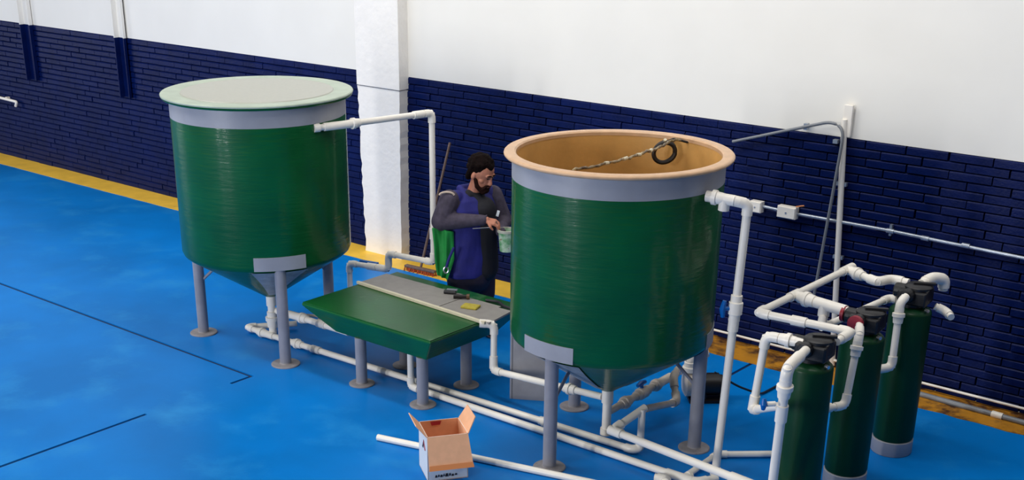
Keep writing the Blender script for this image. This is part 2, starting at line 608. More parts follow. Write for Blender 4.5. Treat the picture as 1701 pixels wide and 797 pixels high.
# ------------------------------------------------------------------ tanks
def cone_patch(mb, c, rtop, ztop, rbot, zbot, a0, a1, f0, f1, off, n=8, m=6):
    """patch lying on the cone between parameters f0 (top) and f1, narrowing"""
    rows = []
    for j in range(m + 1):
        f = f0 + (f1 - f0) * j / m
        R = rtop + (rbot - rtop) * f + off
        z = ztop + (zbot - ztop) * f - off * 0.6
        w = 1 - 0.25 * j / m
        rows.append(mb.verts([(c[0] + R * math.cos((a0 + a1) / 2 + (i / n - .5) * (a1 - a0) * w), c[1] + R * math.sin((a0 + a1) / 2 + (i / n - .5) * (a1 - a0) * w), z) for i in range(n + 1)]))
    for a, b in zip(rows, rows[1:]):
        for i in range(n):
            mb.bm.faces.new([a[i], a[i + 1], b[i + 1], b[i]])


def cyl_patch(mb, c, R, z0, z1, a0, a1, th, n=14):
    g = []
    for rr in (R, R + th):
        g.append([mb.verts([(c[0] + rr * math.cos(a0 + (a1 - a0) * i / n), c[1] + rr * math.sin(a0 + (a1 - a0) * i / n), z) for i in range(n + 1)]) for z in (z0, z1)])
    for i in range(n):
        mb.bm.faces.new([g[1][0][i], g[1][0][i + 1], g[1][1][i + 1], g[1][1][i]])
        mb.bm.faces.new([g[0][0][i], g[0][0][i + 1], g[1][0][i + 1], g[1][0][i]])
        mb.bm.faces.new([g[0][1][i], g[0][1][i + 1], g[1][1][i + 1], g[1][1][i]])
    for i in (0, n):
        mb.bm.faces.new([g[0][0][i], g[1][0][i], g[1][1][i], g[0][1][i]])


def tank(label, c, R, Rrim, zrim, legR, th0, lid, disc_r, zb=0.84, ztip=0.41):
    cx, cy = c
    root = thing('conical_tank', label, 'tank', (cx, cy, 0))
    C0 = (cx, cy, 0)
    zc = zrim - 0.03      # top of cylinder
    zband = zrim - 0.175
    # shell: green cylinder, open inside wall in tan for the open tank
    Ro = R
    b = MB()
    b.lathe([(Ro - .012, zband + .004), (Ro, zband), (Ro, zb + 0.03), (Ro - 0.012, zb), (Ro - 0.035, zb - 0.02), (Ro - 0.05, zb - 0.01), (Ro - .02, zb + .04), (Ro - .02, zband)], C0, 96)
    obj('tank_shell', b, 'green', root)
    b = MB()
    b.lathe([(Ro - .016, zband), (Ro + .001, zband), (Ro + .001, zc), (Ro - .016, zc)], C0, 96, close=True)
    obj('grey_band', b, 'grey', root, label='grey band below the rim')
    # cone
    rt_ = R - 0.035
    b = MB()
    b.lathe([(rt_, zb - 0.02), (0.075, ztip + 0.01), (0.055, ztip - 0.005), (0.04, ztip - 0.005), (0.06, ztip + 0.03), (rt_ - .02, zb)], C0, 96)
    obj('cone_bottom', b, 'green', root)
    b = MB()
    b.lathe([(Ro - .024, zc), (Ro - .024, zb), (0.06, ztip + .035), (0, ztip + .035)], C0, 96)
    obj('inner_lining', b, 'beige', root, label='tan laminate lining')
    if lid:
        b = MB()
        b.lathe([(Ro - .02, zc - .002), (Ro + .012, zc - .004), (Rrim - .012, zc + .002), (Rrim - 0.004, zc + .012), (Rrim - .012, zc + .018), (Ro - .02, zc + .012)], C0, 128, close=True)
        obj('rim_flange', b, 'green', root)
        b = MB()
        b.lathe([(Rrim - .012, zc + .018), (Rrim, zc + .022), (Rrim + .002, zc + .032), (Rrim - .004, zc + .04), (Rrim - .03, zc + .042), (R * 0.90, zc + .04), (R * 0.885, zc + .036), (R * .87, zc + .036)], C0, 128)
        li = obj('lid', b, 'lid_rim', root, label='pale round lid')
        b = MB()
        b.lathe([(R * .87, zc + .036), (R * .86, zc + .043), (R * .5, zc + .05), (0, zc + .053)], C0, 128)
        obj('lid_panel', b, 'lid', li)
    else:
        b = MB()
        prof = []
        for k in range(9):
            a = PI * k / 8
            prof.append((Rrim - .022 + .022 * math.sin(a), zrim - 0.018 + 0.016 * -math.cos(a)))
        prof += [(Ro - .015, zrim - .003), (Ro - .026, zrim - .012), (Ro - .026, zrim - .034), (Ro, zrim - .034)]
        b.lathe(prof, C0, 128, close=True)
        obj('rim_flange', b, 'lip', root, label='pale tan rolled rim')
    # legs
    for i in range(3):
        a = th0 + i * 2 * PI / 3
        lx, ly = cx + legR * math.cos(a), cy + legR * math.sin(a)
        f = (R - 0.035 - legR) / (R - 0.035 - 0.075)
        ztop = zb - 0.02 - f * (zb - ztip - .03) + 0.03
        lg = obj('leg', MB().cyl((lx, ly, 0.012), (lx, ly, ztop + .03), 0.048, 24), 'grey_leg', root)
        obj('foot_disc', MB().lathe([(0, 0), (disc_r, 0), (disc_r, .008), (disc_r - .006, .013), (.052, .014), (.048, .02), (0, .02)], (lx, ly, 0), 40), 'foot', lg)
        ux, uy = math.cos(a), math.sin(a)
        # brace from leg to cone
        p0 = Vector((lx - ux * .03, ly - uy * .03, 0.50))
        rr = 0.46
        zc2 = ztip + 0.01 + (rr - .075) / (R - .035 - .075) * (zb - .02 - ztip - .01)
        p1 = Vector((cx + ux * rr, cy + uy * rr, zc2 - .004))
        obj('brace', MB().cyl(p0, p1, 0.013, 10), 'grey_leg', root)
        w = 0.30
        b = MB()
        cyl_patch(b, C0, R - .002, zb + 0.0, zb + 0.115, a - w, a + w, 0.006)
        obj('leg_plate', b, 'grey', root, bevel=0)
        b = MB()
        cone_patch(b, C0, R - .035, zb - .02, .075, ztip + .01, a - w * 1.15, a + w * 1.15, 0.0, 0.92, 0.007)
        obj('cone_patch', b, 'glassmat', root, label='raw grey laminate patch')
    return root


T1, T2 = (-8.376, 6.967), (-4.848, 7.119)
tank('green conical tank with a pale round lid, left of the worker', T1, 0.725, 0.79, 2.175, 0.67, 3.628, True, 0.122)
tank('green conical open tank with tan inside, right of the worker', T2, 0.718, 0.775, 2.140, 0.647, 4.670, False, 0.115)

# cable across the open tank and the coil hanging inside
pts = [(-4.735, 6.445, 2.135), (-4.71, 6.62, 2.13), (-4.685, 6.80, 2.135), (-4.69, 7.02, 2.125), (-4.705, 7.22, 2.13), (-4.74, 7.45, 2.12), (-4.76, 7.62, 2.14), (-4.70, 7.66, 2.15)]
root = thing('taped_cable', 'thin taped cable strung across the top of the open tank', 'cable', (-4.70, 7.1, 2.10))
fine = []
for i in range(len(pts) - 1):
    a, b_ = Vector(pts[i]), Vector(pts[i + 1])
    for k in range(6):
        fine.append(a.lerp(b_, k / 6) + Vector((random.uniform(-.004, .004), 0, random.uniform(-.005, .005))))
fine.append(Vector(pts[-1]))
obj('cable_strand', MB().sweep(fine, 0.007, 8, True, [0.006 + 0.005 * abs(math.sin(i * 1.3)) for i in range(len(fine))]), 'wire', root)
for i in (10, 16, 21, 26):
    p, q = fine[i], fine[i + 1]
    obj('tape_wrap', MB().sweep([p, q], 0.013, 8), 'cream', root)
root = thing('cable_coil', 'black cable coil hanging on the far inner wall of the open tank', 'cable', (-4.9, 7.72, 1.9))
n0 = Vector((0.57, -0.82, 0.0)).normalized()
e1 = Vector((0.82, 0.57, 0)); e2 = Vector((0, 0, 1))
cc = Vector((-4.86, 7.71, 2.03))
b = MB()
loop = []
for k in range(97):
    a = 2 * PI * k / 32
    rr = 0.072 + 0.006 * math.sin(k * .4)
    loop.append(cc + e1 * rr * math.cos(a) + e2 * rr * 1.0 * math.sin(a) + n0 * (0.03 * (k / 96) - .015))
obj('coiled_cable', b.sweep(loop, 0.015, 8), 'dark_rubber', root)
obj('cable_tail', MB().sweep(tube_bends([cc + e2 * .07, cc + e1 * .06 + e2 * .10, cc + e1 * .16 + e2 * .075], .008, .02), 0.008, 8), 'dark_rubber', root)
obj('cable_tie', MB().sweep([cc + e2 * .055 - n0 * .014, cc + e2 * .095 + n0 * .016], 0.012, 8), 'cream', root)

# ------------------------------------------------------------------ trough table
TX0, TX1, TY0, TY1, TZ = -7.565, -6.13, 6.61, 7.74, 0.60
root = thing('settling_trough', 'low green tapered trough table between the two tanks', 'table', ((TX0 + TX1) / 2, (TY0 + TY1) / 2, 0))
b = MB()
r1 = b.verts([(TX0, TY0, TZ), (TX1, TY0, TZ), (TX1, TY1, TZ), (TX0, TY1, TZ)])
r2 = b.verts([(TX0, TY0, TZ - .02), (TX1, TY0, TZ - .02), (TX1, TY1, TZ - .02), (TX0, TY1, TZ - .02)])
r3 = b.verts([(-7.25, TY0 + .08, 0.40), (TX1 - .12, TY0 + .08, 0.40), (TX1 - .12, TY1 - .22, 0.40), (-7.25, TY1 - .22, 0.40)])
b.bm.faces.new(r1)
b.bm.faces.new(r3)
for A, B in ((r1, r2), (r2, r3)):
    for i in range(4):
        b.bm.faces.new([A[i], A[(i + 1) % 4], B[(i + 1) % 4], B[i]])
obj('trough_body', b, 'green', root, smooth=False, bevel=0.012)
b = MB().box(((TX0 + TX1) / 2, (TY0 + TY1) / 2, TZ + .004), (TX1 - TX0 - .015, TY1 - TY0 - .015, .008))
obj('top_panel', b, 'green_table', root, smooth=False, bevel=0.003)
for (x, y) in ((-7.0, 6.72), (-6.32, 6.72), (-6.33, 7.25), (-7.02, 7.25)):
    lg = obj('leg', MB().cyl((x, y, .012), (x, y, .405), 0.046, 24), 'grey_leg', root)
    obj('foot_disc', MB().lathe([(0, 0), (.105, 0), (.105, .008), (.098, .013), (.05, .014), (.047, .02), (0, .02)], (x, y, 0), 36), 'foot', lg)
# lamella sheets lying on the table, each its own part
root = thing('grey_sheet_stack', 'grey flat sheets laid along the green trough top', 'sheet', (-6.8, 7.4, TZ + .008))
sx = [-7.56, -6.98, -6.60, -6.22, -6.03]
for i in range(4):
    y0a = 7.275 - (sx[i] + 7.56) * 0.06
    y0b = 7.275 - (sx[i + 1] + 7.56) * 0.06
    dz = (0, .004, .001, .003)[i]
    yt = (7.60, 7.585, 7.56, 7.52)[i]
    b = MB().poly_prism([(sx[i] + .002, y0a, TZ + .010), (sx[i + 1] - .002, y0b, TZ + .010), (sx[i + 1] - .002 - (.05 if i == 3 else 0), yt, TZ + .010), (sx[i] + .002, yt, TZ + .010)], (0, 0, .012 + dz))
    obj('sheet_panel', b, 'sheet', root, smooth=False)
obj('edge_profile', MB().poly_prism([(-7.57, 7.245, TZ + .010), (-6.06, 7.155, TZ + .010), (-6.06, 7.180, TZ + .010), (-7.57, 7.271, TZ + .010)], (0, 0, .024)), 'cream', root, smooth=False, bevel=.003,
    label='cream edge profile')
# small things on it
root = thing('hand_tool', 'small black hand tool with pale top on the grey sheets, left one', 'tool', (-6.751, 7.526, TZ + .026))
obj('handle', MB().cyl((-6.79, 7.50, TZ + .042), (-6.70, 7.545, TZ + .042), .016, 12), 'black', root)
obj('blade', MB().box((-6.745, 7.55, TZ + .056), (.09, .03, .012), 0.46), 'conduit', root, smooth=False)
root = thing('hand_tool', 'small dark brown hand tool on the grey sheets, right one', 'tool', (-6.598, 7.489, TZ + .026))
obj('handle', MB().cyl((-6.645, 7.455, TZ + .044), (-6.56, 7.52, TZ + .044), .019, 12, r2=.015), 'dark_rubber', root)
obj('tool_head', MB().cyl((-6.56, 7.52, TZ + .044), (-6.54, 7.535, TZ + .044), .022, 12), 'brass', root)
obj('sponge', MB().box((-6.39, 7.375, TZ + .032), (.14, .10, .022), 0.3), 'sponge', smooth=False, bevel=.008, label='yellow green sponge lying on the grey sheets', cat='sponge')
obj('cable_bundle', MB().sweep(tube_bends([(-6.42, 7.60, TZ + .024), (-6.30, 7.62, TZ + .03), (-6.20, 7.56, TZ + .032), (-6.10, 7.55, TZ + .03), (-6.02, 7.56, TZ + .03)], .012, .03), .012, 8), 'cable',
    label='dark cable lying at the right back end of the trough top', cat='cable')

# ------------------------------------------------------------------ pipe runs
# fill line of the lidded tank
pvc_run('fill_pipe', 'white pipe from lidded tank to a tall riser behind the trough',
        [(-7.66, 6.925, 1.965), (-7.575, 7.16, 1.97), (-7.42, 8.06, 1.965), (-7.42, 8.06, .648), (-7.915, 7.99, .648), (-7.915, 7.99, .50), (-8.34, 7.90, .495), (-8.34, 7.90, .06)],
        r=.026, fits=[(0, .55, 'coupling'), (1, .12, 'union'), (1, .84, 'coupling'), (2, .8, 'coupling'), (5, .18, 'coupling'), (5, .42, 'coupling')], ends=[(0, .05)])
obj('lever_handle', MB().box((-8.2, 8.02, .505), (.20, .035, .022), .2), 'blue', smooth=False, bevel=.006, label='blue lever handle on the pipe beside the pillar foot', cat='handle')
# drain of the lidded tank
pvc_run('drain_pipe', 'white vertical outlet pipe under the lidded tank',
        [(T1[0], T1[1], .405), (T1[0], T1[1], .045)], r=.034, fits=[(0, .08, 'coupling'), (0, .62, 'union')], m='pvc')
pvc_run('floor_pipe', 'white floor pipe running from the lidded tank under the trough to the open tank',
        [(-8.41, 7.28, .05), (-8.68, 6.92, .05), (-8.41, 6.93, .04), (-4.56, 7.04, .035), (-4.52, 7.08, .045), (-4.52, 7.08, .35)],
        r=.026, fits=[(1, .75, 'union'), (2, .10, 'union'), (2, .16, 'coupling'), (2, .80, 'union')], m='pvc')
pvc_run('branch_pipe', 'white pipe from the lidded tank outlet into the trough side',
        [(-8.376, 6.99, .26), (-8.12, 7.03, .25), (-7.42, 6.99, .27)], r=.028, fits=[(1, .12, 'union'), (1, .5, 'coupling')], elbow=False)
pvc_run('short_pipe', 'short thin grey pipe under the left corner of the trough',
        [(-8.10, 7.12, .24), (-7.70, 7.18, .29)], r=.014, m='pvc_dirty')
# trough drain and lower floor pipe
pvc_run('trough_drain_pipe', 'white pipe dropping from the trough bottom to the outer floor pipe',
        [(-6.60, 6.88, .40), (-6.60, 6.88, .033), (-3.93, 6.885, .033), (-3.86, 7.04, .033)],
        r=.026, fits=[(1, .965, 'tee', (-4.02, 7.2, .04)), (1, .93, 'coupling')])
pvc_run('cross_pipe', 'white pipe on the floor crossing behind the tall riser to the vessels',
        [(-4.02, 6.92, .05), (-4.06, 7.38, .03), (-3.66, 7.74, .03)], r=.022)
# trough overflow pipe to the open tank
pvc_run('overflow_pipe', 'white pipe from the grey sheets down and across to the open tank outlet',
        [(-6.12, 7.17, .605), (-6.03, 7.24, .60), (-6.00, 7.20, .23), (-4.90, 7.13, .325)], r=.026, fits=[(1, .82, 'coupling'), (2, .72, 'union')], ends=[(0, .05)])
pvc_run('drain_pipe', 'white vertical outlet pipe under the open tank',
        [(T2[0], T2[1], .40), (T2[0], T2[1], .045)], r=.034, fits=[(0, .1, 'coupling')], ends=[(1, .05)])
# branch to the pump with a valve
pvc_run('suction_pipe', 'dusty white pipe with a valve from the open tank outlet to the pump',
        [(-4.87, 7.14, .20), (-4.90, 7.95, .20), (-4.88, 8.08, .22)], r=.028, m='pvc_dirty', fits=[(0, .33, 'union'), (0, .62, 'valve', (0, -.2, 1)), (0, .88, 'union')], elbow=False)
pvc_run('pump_outlet_pipe', 'dusty white pipe from the pump looping forward beside the rear leg',
        [(-4.78, 7.96, .33), (-4.72, 7.80, .32), (-4.60, 7.68, .19), (-4.53, 7.14, .33)], r=.026, m='pvc_dirty')
pvc_run('long_pressure_pipe', 'white pipe in front of the open tank running out at the bottom edge',
        [(-4.52, 7.12, .35), (-4.60, 6.83, .245), (-3.50, 6.72, .245), (-3.0, 6.67, .245)], r=.028, fits=[(1, .03, 'coupling')])
# tall riser of the open tank
pvc_run('riser_pipe', 'white riser pipe with a blue valve right of the open tank',
        [(-4.115, 7.06, 1.955), (-3.93, 7.10, 1.945), (-3.865, 7.155, 1.925), (-3.895, 7.075, .035)],
        r=.028, fits=[(0, .32, 'union'), (0, .65, 'tee', (-4.02, 7.08, 1.5)), (2, .365, 'valve', (-.6, -.8, 0)), (2, .42, 'coupling')], ends=[(0, .05), (3, .05)])
# loose pipe on the floor by the box
pvc_run('loose_pipe', 'loose straight white pipe lying on the floor behind the cardboard box',
        [(-6.117, 6.012, .024), (-3.3, 6.74, .024)], r=.024)
pvc_run('pipe_fitting', 'small white pipe fitting on the floor at the bottom edge',
        [(-4.19, 6.77, .03), (-4.11, 6.80, .03), (-4.08, 6.72, .03)], r=.03)

# pump behind the open tank's rear leg
root = thing('pump', 'black pump with white fittings on the floor behind the open tank', 'pump', (-4.78, 8.28, 0))
obj('motor', MB().cyl((-4.74, 8.24, .13), (-4.63, 8.34, .13), .09, 24), 'black', root)
obj('motor_cap', MB().cyl((-4.63, 8.34, .13), (-4.61, 8.36, .13), .075, 24), 'dark_rubber', root)
obj('pump_housing', MB().lathe([(0, -.05), (.07, -.05), (.105, -.03), (.105, .03), (.07, .05), (0, .05)], (-4.80, 8.18, .14), 28, axis=(.74, .67, 0)), 'pvc_dirty', root)
obj('base_plate', MB().box((-4.71, 8.27, .012), (.26, .2, .024), .73), 'dark_rubber', root, smooth=False)
for s in (0, 1):
    obj('foot_bracket', MB().box((-4.72 + s * .12, 8.26 + s * .11, .04), (.03, .16, .07), .73), 'black', root, smooth=False)
obj('outlet_elbow', MB().sweep(tube_bends([(-4.80, 8.18, .20), (-4.80, 8.18, .36), (-4.70, 8.27, .40)], .035, .06), .038, 14), 'pvc', root)
obj('outlet_union', MB().lathe([(0.04, -.04), (.062, -.035), (.062, 0), (.05, .005), (.05, .04), (.04, .045)], (-4.80, 8.18, .28), 20), 'pvc', root)
obj('priming_plug', MB().cyl((-4.86, 8.12, .22), (-4.86, 8.12, .27), .025, 12), 'steel', root)
obj('power_cord', MB().sweep(tube_bends([(-4.66, 8.32, .225), (-4.52, 8.46, .10), (-4.40, 8.62, .012), (-4.38, 9.1, .012)], .009, .06), .009, 8),
    'cable', label='dark power cord running from the pump to the wall', cat='cord')

# ------------------------------------------------------------------ pressure vessels
def vessel(label, x, y, red=False):
    root = thing('filter_vessel', label, 'vessel', (x, y, 0), 'green filter vessels in a row')
    R = .143
    b = MB()
    prof = [(0, .10), (R - .01, .10), (R, .13)]
    prof += [(R, 1.06)]
    for k in range(1, 9):
        a = PI / 2 * k / 8
        prof.append((.05 + (R - .05) * math.cos(a), 1.06 + .045 * math.sin(a)))
    prof.append((0, 1.105))
    b.lathe(prof, (x, y, 0), 48)
    obj('vessel_body', b, 'green_dark', root)
    obj('base_ring', MB().lathe([(0, 0), (R - .004, 0), (R + .002, .01), (R + .002, .105), (R - .012, .115), (0, .115)], (x, y, 0), 48), 'grey', root, label='grey base ring')
    obj('neck', MB().cyl((x, y, 1.09), (x, y, 1.13), .075, 20), 'black', root)
    h = MB().box((x + .015, y + .01, 1.175), (.20, .19, .10), .1)
    h.cyl((x - .13, y, 1.195), (x + .12, y, 1.195), .050, 16)
    h.cyl((x, y - .12, 1.195), (x, y + .12, 1.195), .050, 16)
    hd = obj('control_head', h, 'black', root, smooth=False, bevel=.012)
    obj('head_cover', MB().lathe([(.095, 0), (.095, .02), (.08, .032), (0, .036)], (x + .03, y + .02, 1.225), 24), 'black', hd)
    obj('selector_lever', MB().box((x + .06, y + .03, 1.265), (.15, .03, .018), .5), 'black', hd, smooth=False, bevel=.004)
    obj('drain_screw', MB().cyl((x + .115, y - .03, 1.10), (x + .14, y - .04, 1.10), .012, 10), 'steel', root)
    if red:
        obj('red_port_ring', MB().cyl((x, y - .122, 1.195), (x, y - .15, 1.195), .052, 16), 'red', hd)
        obj('red_port_ring', MB().cyl((x - .132, y, 1.195), (x - .155, y, 1.195), .052, 16), 'red', hd)
    return root


VX = -3.17
V1, V2, V3 = (-3.205, 6.90), (-3.19, 7.60), (-3.175, 8.33)
vessel('green filter vessel nearest the bottom right, partly cut by the frame', *V1)
vessel('middle green filter vessel with a red port on its head', *V2, red=True)
vessel('green filter vessel nearest the wall, rearmost of the three', *V3)

PZ = 1.215
# upper manifold over the vessels
pvc_run('upper_manifold', 'white upper manifold pipe feeding the three vessel heads',
        [(-3.735, 8.56, PZ), (-3.745, 7.19, PZ), (-3.11, 7.24, PZ), (-3.11, 7.03, 1.21)],
        r=.026, fits=[(0, .07, 'tee', (-3.5, 8.46, PZ)), (0, .64, 'tee', (-3.5, 7.68, PZ)), (1, .45, 'coupling'), (2, .5, 'coupling')], ends=[(0, .05)])
pvc_run('manifold_branch', 'white branch pipe jogging to the rearmost vessel head',
        [(-3.71, 8.46, PZ), (-3.44, 8.34, PZ), (-3.40, 8.47, PZ), (-3.27, 8.47, PZ), (-3.235, 8.43, PZ)][:4], r=.027, fits=[(0, .3, 'union')])
pvc_run('manifold_branch', 'white branch pipe with a union to the middle vessel head',
        [(-3.71, 7.67, PZ), (-3.31, 7.60, PZ)], r=.030, fits=[(0, .2, 'union'), (0, .55, 'tee', (-3.49, 7.62, 1.0)), (0, .82, 'coupling')])
pvc_run('lower_manifold', 'white lower manifold pipe from middle to rearmost vessel',
        [(-3.485, 7.63, PZ - .03), (-3.475, 7.58, 1.07), (-3.35, 8.36, 1.11), (-3.26, 8.34, 1.12)], r=.024, fits=[])
# front drops
pvc_run('vessel_drop_pipe', 'white drop pipe with blue valve in front of the nearest vessel',
        [(-3.19, 6.79, 1.205), (-3.16, 6.50, 1.18), (-3.235, 6.60, .05)], r=.029,
        fits=[(0, .55, 'coupling'), (1, .12, 'union'), (1, .27, 'coupling')])
pvc_run('vessel_side_loop', 'white looping pipe left of the nearest vessel',
        [(-3.28, 6.88, 1.205), (-3.50, 6.86, 1.205), (-3.53, 6.83, .70), (-3.22, 6.56, .90)], r=.026,
        fits=[(0, .35, 'union'), (0, .1, 'coupling'), (1, .9, 'coupling')])
pvc_run('vessel_drop_pipe', 'white drop pipe with elbow foot in front of the middle vessel',
        [(-3.17, 7.48, 1.20), (-3.11, 7.36, 1.17), (-3.095, 7.24, .72), (-3.17, 7.12, .72)], r=.0235,
        fits=[(1, .2, 'union')], ends=[(3, .04)])
pvc_run('vessel_drop_pipe', 'white drop pipe with elbow foot in front of the rearmost vessel',
        [(-3.165, 8.20, 1.205), (-3.18, 8.14, 1.17), (-3.155, 8.08, .72), (-3.215, 7.98, .72)], r=.0245,
        fits=[(1, .2, 'union')], ends=[(3, .04)])
pvc_run('elbow_pipe', 'white elbow on top of the rearmost vessel head',
        [(-3.16, 8.42, 1.24), (-3.13, 8.54, 1.265), (-3.08, 8.63, 1.24), (-3.08, 8.63, 1.16)], r=.032)
pvc_run('side_stub', 'short white stub with plug right of the rearmost vessel top',
        [(-3.035, 8.40, 1.11), (-2.965, 8.43, 1.08), (-2.90, 8.36, 1.07)], r=.024)
v = MB()
vr = thing('valve', 'small blue valve on the drop pipe of the nearest vessel', 'valve', (-3.22, 6.47, .93))
obj('valve_stem', MB().cyl((-3.20, 6.47, .95), (-3.235, 6.43, .95), .016, 12), 'pvc', vr)
obj('valve_handle', MB().sweep([(-3.25, 6.42, .985), (-3.245, 6.415, .95), (-3.25, 6.42, .915)], .014, 10, True, [.012, .022, .012]), 'blue', vr, label='blue valve handle')

# ------------------------------------------------------------------ wall services
WF = WY - 0.02
root = thing('wall_standpipe', 'tall white vertical pipe fixed to the navy brick wall', 'pipe', (-4.26, WF - .03, 0))
obj('pipe_section', MB().sweep([(-4.395, WF - .025, 2.06), (-4.255, WF - .025, .02)], .024, 16), 'pvc', root)
obj('top_bracket', MB().box((-4.375, WF - .01, 2.05), (.075, .03, .25)), 'pvc', root, smooth=False, bevel=.004)
for z in (1.55, .95):
    t = (2.06 - z) / 1.76
    obj('pipe_clip', MB().box((-4.395 + .12 * t, WF - .012, z), (.085, .03, .03)), 'conduit', root, smooth=False)
root = thing('grey_cable_conduit', 'thin grey conduit arching from the open tank to the wall and down', 'conduit', (-4.45, WF - .06, .5))
obj('conduit_tube', MB().sweep(tube_bends([(-5.37, WF - .03, 1.76), (-4.50, WF - .04, 2.035), (-4.38, WF - .06, 2.00), (-4.375, WF - .07, 1.86), (-4.475, WF - .07, .50)], .01, .07), .0125, 10), 'grey_conduit', root)
obj('conduit_clip', MB().box((-4.72, WF - .015, 1.965), (.03, .04, .05)), 'conduit', root, smooth=False)
obj('conduit_clip', MB().box((-4.45, WF - .015, 1.88), (.04, .04, .03)), 'conduit', root, smooth=False)
root = thing('wall_conduit', 'bright metal conduit running level along the navy wall', 'conduit', (-3.9, WF - .02, 1.22))
obj('conduit_tube', MB().sweep([(-5.10, WF - .02, 1.26), (-4.80, WF - .02, 1.245), (-3.906, WF - .02, 1.245), (-3.5, WF - .02, 1.235), (-2.84, WF - .02, 1.222), (-1.9, WF - .02, 1.20)], .014, 10), 'conduit', root)
for x in (-3.906, -3.62, -3.3):
    obj('conduit_coupling', MB().cyl((x - .03, WF - .02, 1.243 if x < -3.7 else 1.236), (x + .03, WF - .02, 1.243 if x < -3.7 else 1.235), .02, 12), 'conduit', root)
obj('conduit_clip', MB().box((-3.906, WF - .01, 1.25), (.02, .03, .09)), 'conduit', root, smooth=False)


def jbox(label, x, z, w, h, knock=True):
    root = thing('junction_box', label, 'electrical box', (x, WF - .03, z - h / 2))
    obj('box_body', MB().box((x, WF - .03, z), (w, .06, h)), 'pvc', root, smooth=False, bevel=.004)
    obj('box_cover', MB().box((x, WF - .064, z), (w - .012, .008, h - .012)), 'pvc', root, smooth=False, bevel=.002)
    obj('cover_screw', MB().cyl((x, WF - .068, z), (x, WF - .072, z), .008, 10), 'steel', root)
    return root


jbox('small white junction box on the wall right behind the riser elbow', -5.09, 1.25, .11, .095)
jbox('white rectangular junction box on the wall conduit', -4.80, 1.25, .17, .10)
obj('orange_plug', MB().sweep([(-4.72, WF - .05, 1.31), (-4.67, WF - .05, 1.325), (-4.65, WF - .05, 1.33)], .006, 8), 'tape', label='small orange cord end above the rectangular junction box', cat='cord')
root = thing('wall_hook_pipe', 'short white pipe with bent end on the far left wall', 'pipe', (-17.2, WF - .04, .8))
obj('pipe_section', MB().sweep(tube_bends([(-18.2, WF - .05, .875), (-16.72, WF - .05, .835), (-16.76, WF - .05, .77)], .02, .03), .02, 10), 'pvc', root)
obj('wall_clip', MB().box((-17.0, WF - .02, .845), (.04, .05, .05)), 'pvc', root, smooth=False)
# conduits along the wall foot
pvc_run('skirting_conduit', 'thin white conduit along the wall foot, upper of two',
        [(-7.6, WF - .03, .075), (-1.5, WF - .03, .06)], r=.0105, m='pvc', fits=[(0, .55, 'coupling')])
pvc_run('floor_conduit', 'grey white conduit lying on the yellow border, lower of two',
        [(-4.1, 9.47, .022), (-1.5, 9.36, .022)], r=.022, m='grey_conduit', mf='pvc', fits=[(0, .5, 'coupling')])

# broom leaning on the wall
root = thing('broom', 'push broom with orange bristles leaning on the wall by the pillar', 'broom', (-8.745, 9.28, 0))
obj('broom_handle', MB().cyl((-8.742, 9.30, .06), (-8.575, WF - .03, 1.33), .013, 10), 'wood', root)
obj('brush_block', MB().box((-8.73, 9.28, .05), (.40, .05, .025), .07), 'wood', root, smooth=False, bevel=.006)
b = MB()
for i in range(22):
    for j in range(2):
        x = -8.92 + i * .018
        y = 9.262 + j * .03 + (x + 8.73) * .07
        b.cyl((x, y, .04), (x + random.uniform(-.012, .012), y + random.uniform(-.02, .01), .002), .006, 5, r2=.009)
obj('bristles', b, 'bristle', root, smooth=False, kind='stuff')

# grey board standing behind the open tank
root = thing('grey_board', 'grey flat board standing on the floor behind the open tank', 'board', (-5.72, 7.36, 0))
pa, pb = Vector((-5.875, 7.272, 0)), Vector((-5.60, 7.43, 0))
dn = (pb - pa).normalized()
nn = Vector((-dn.y, dn.x, 0)) * .018
obj('board_panel', MB().poly_prism([pa, pb, pb + Vector((.0, 0, .50)), pa + Vector((0, 0, .55))], nn), 'board', root, smooth=False)
obj('board_edge', MB().poly_prism([pa - dn * .012, pa + dn * .012, pa + dn * .012 + Vector((0, 0, .555)), pa - dn * .012 + Vector((0, 0, .555))], nn * 1.5), 'grey', root, smooth=False)

# ------------------------------------------------------------------ cardboard box
F, Lc, Rc = Vector((-5.368, 5.745, 0)), Vector((-5.597, 5.904, 0)), Vector((-5.205, 5.98, 0))
Bc = Lc + Rc - F
HB = .335
Z = Vector((0, 0, 1))
root = thing('cardboard_box', 'open cardboard box with white printed outside on the blue floor', 'box', (F + Bc) / 2)
ux, uy = (Rc - F).normalized(), (Lc - F).normalized()
t = .006
LX_, LY_ = (Rc - F).length, (Lc - F).length


def bp(a, b_, z):
    return F + ux * a + uy * b_ + Z * z


def panel(name, P, nrm, m_out, m_in):
    """thin sheet made of an outer printed skin and an inner brown skin"""
    nrm = Vector(nrm).normalized()
    o = obj(name, MB().poly_prism(P, nrm * t * .5), m_out, root, smooth=False)
    return o


def wall_panel(a, b_, nrm):
    P = [a, b_, b_ + Z * HB, a + Z * HB]
    nrm = Vector(nrm)
    o = obj('side_panel', MB().poly_prism(P, nrm * t * .5), 'card_white', root, smooth=False)
    obj('inner_liner', MB().poly_prism([p + nrm * t * .5 for p in P], nrm * t * .5), 'card', o, smooth=False)
    return o


front = wall_panel(F, Rc, uy)
leftp = wall_panel(F, Lc, ux)
wall_panel(Lc, Bc, -uy)
wall_panel(Rc, Bc, -ux)
obj('bottom_panel', MB().poly_prism([F, Rc, Bc, Lc], Z * t), 'card', root, smooth=False)


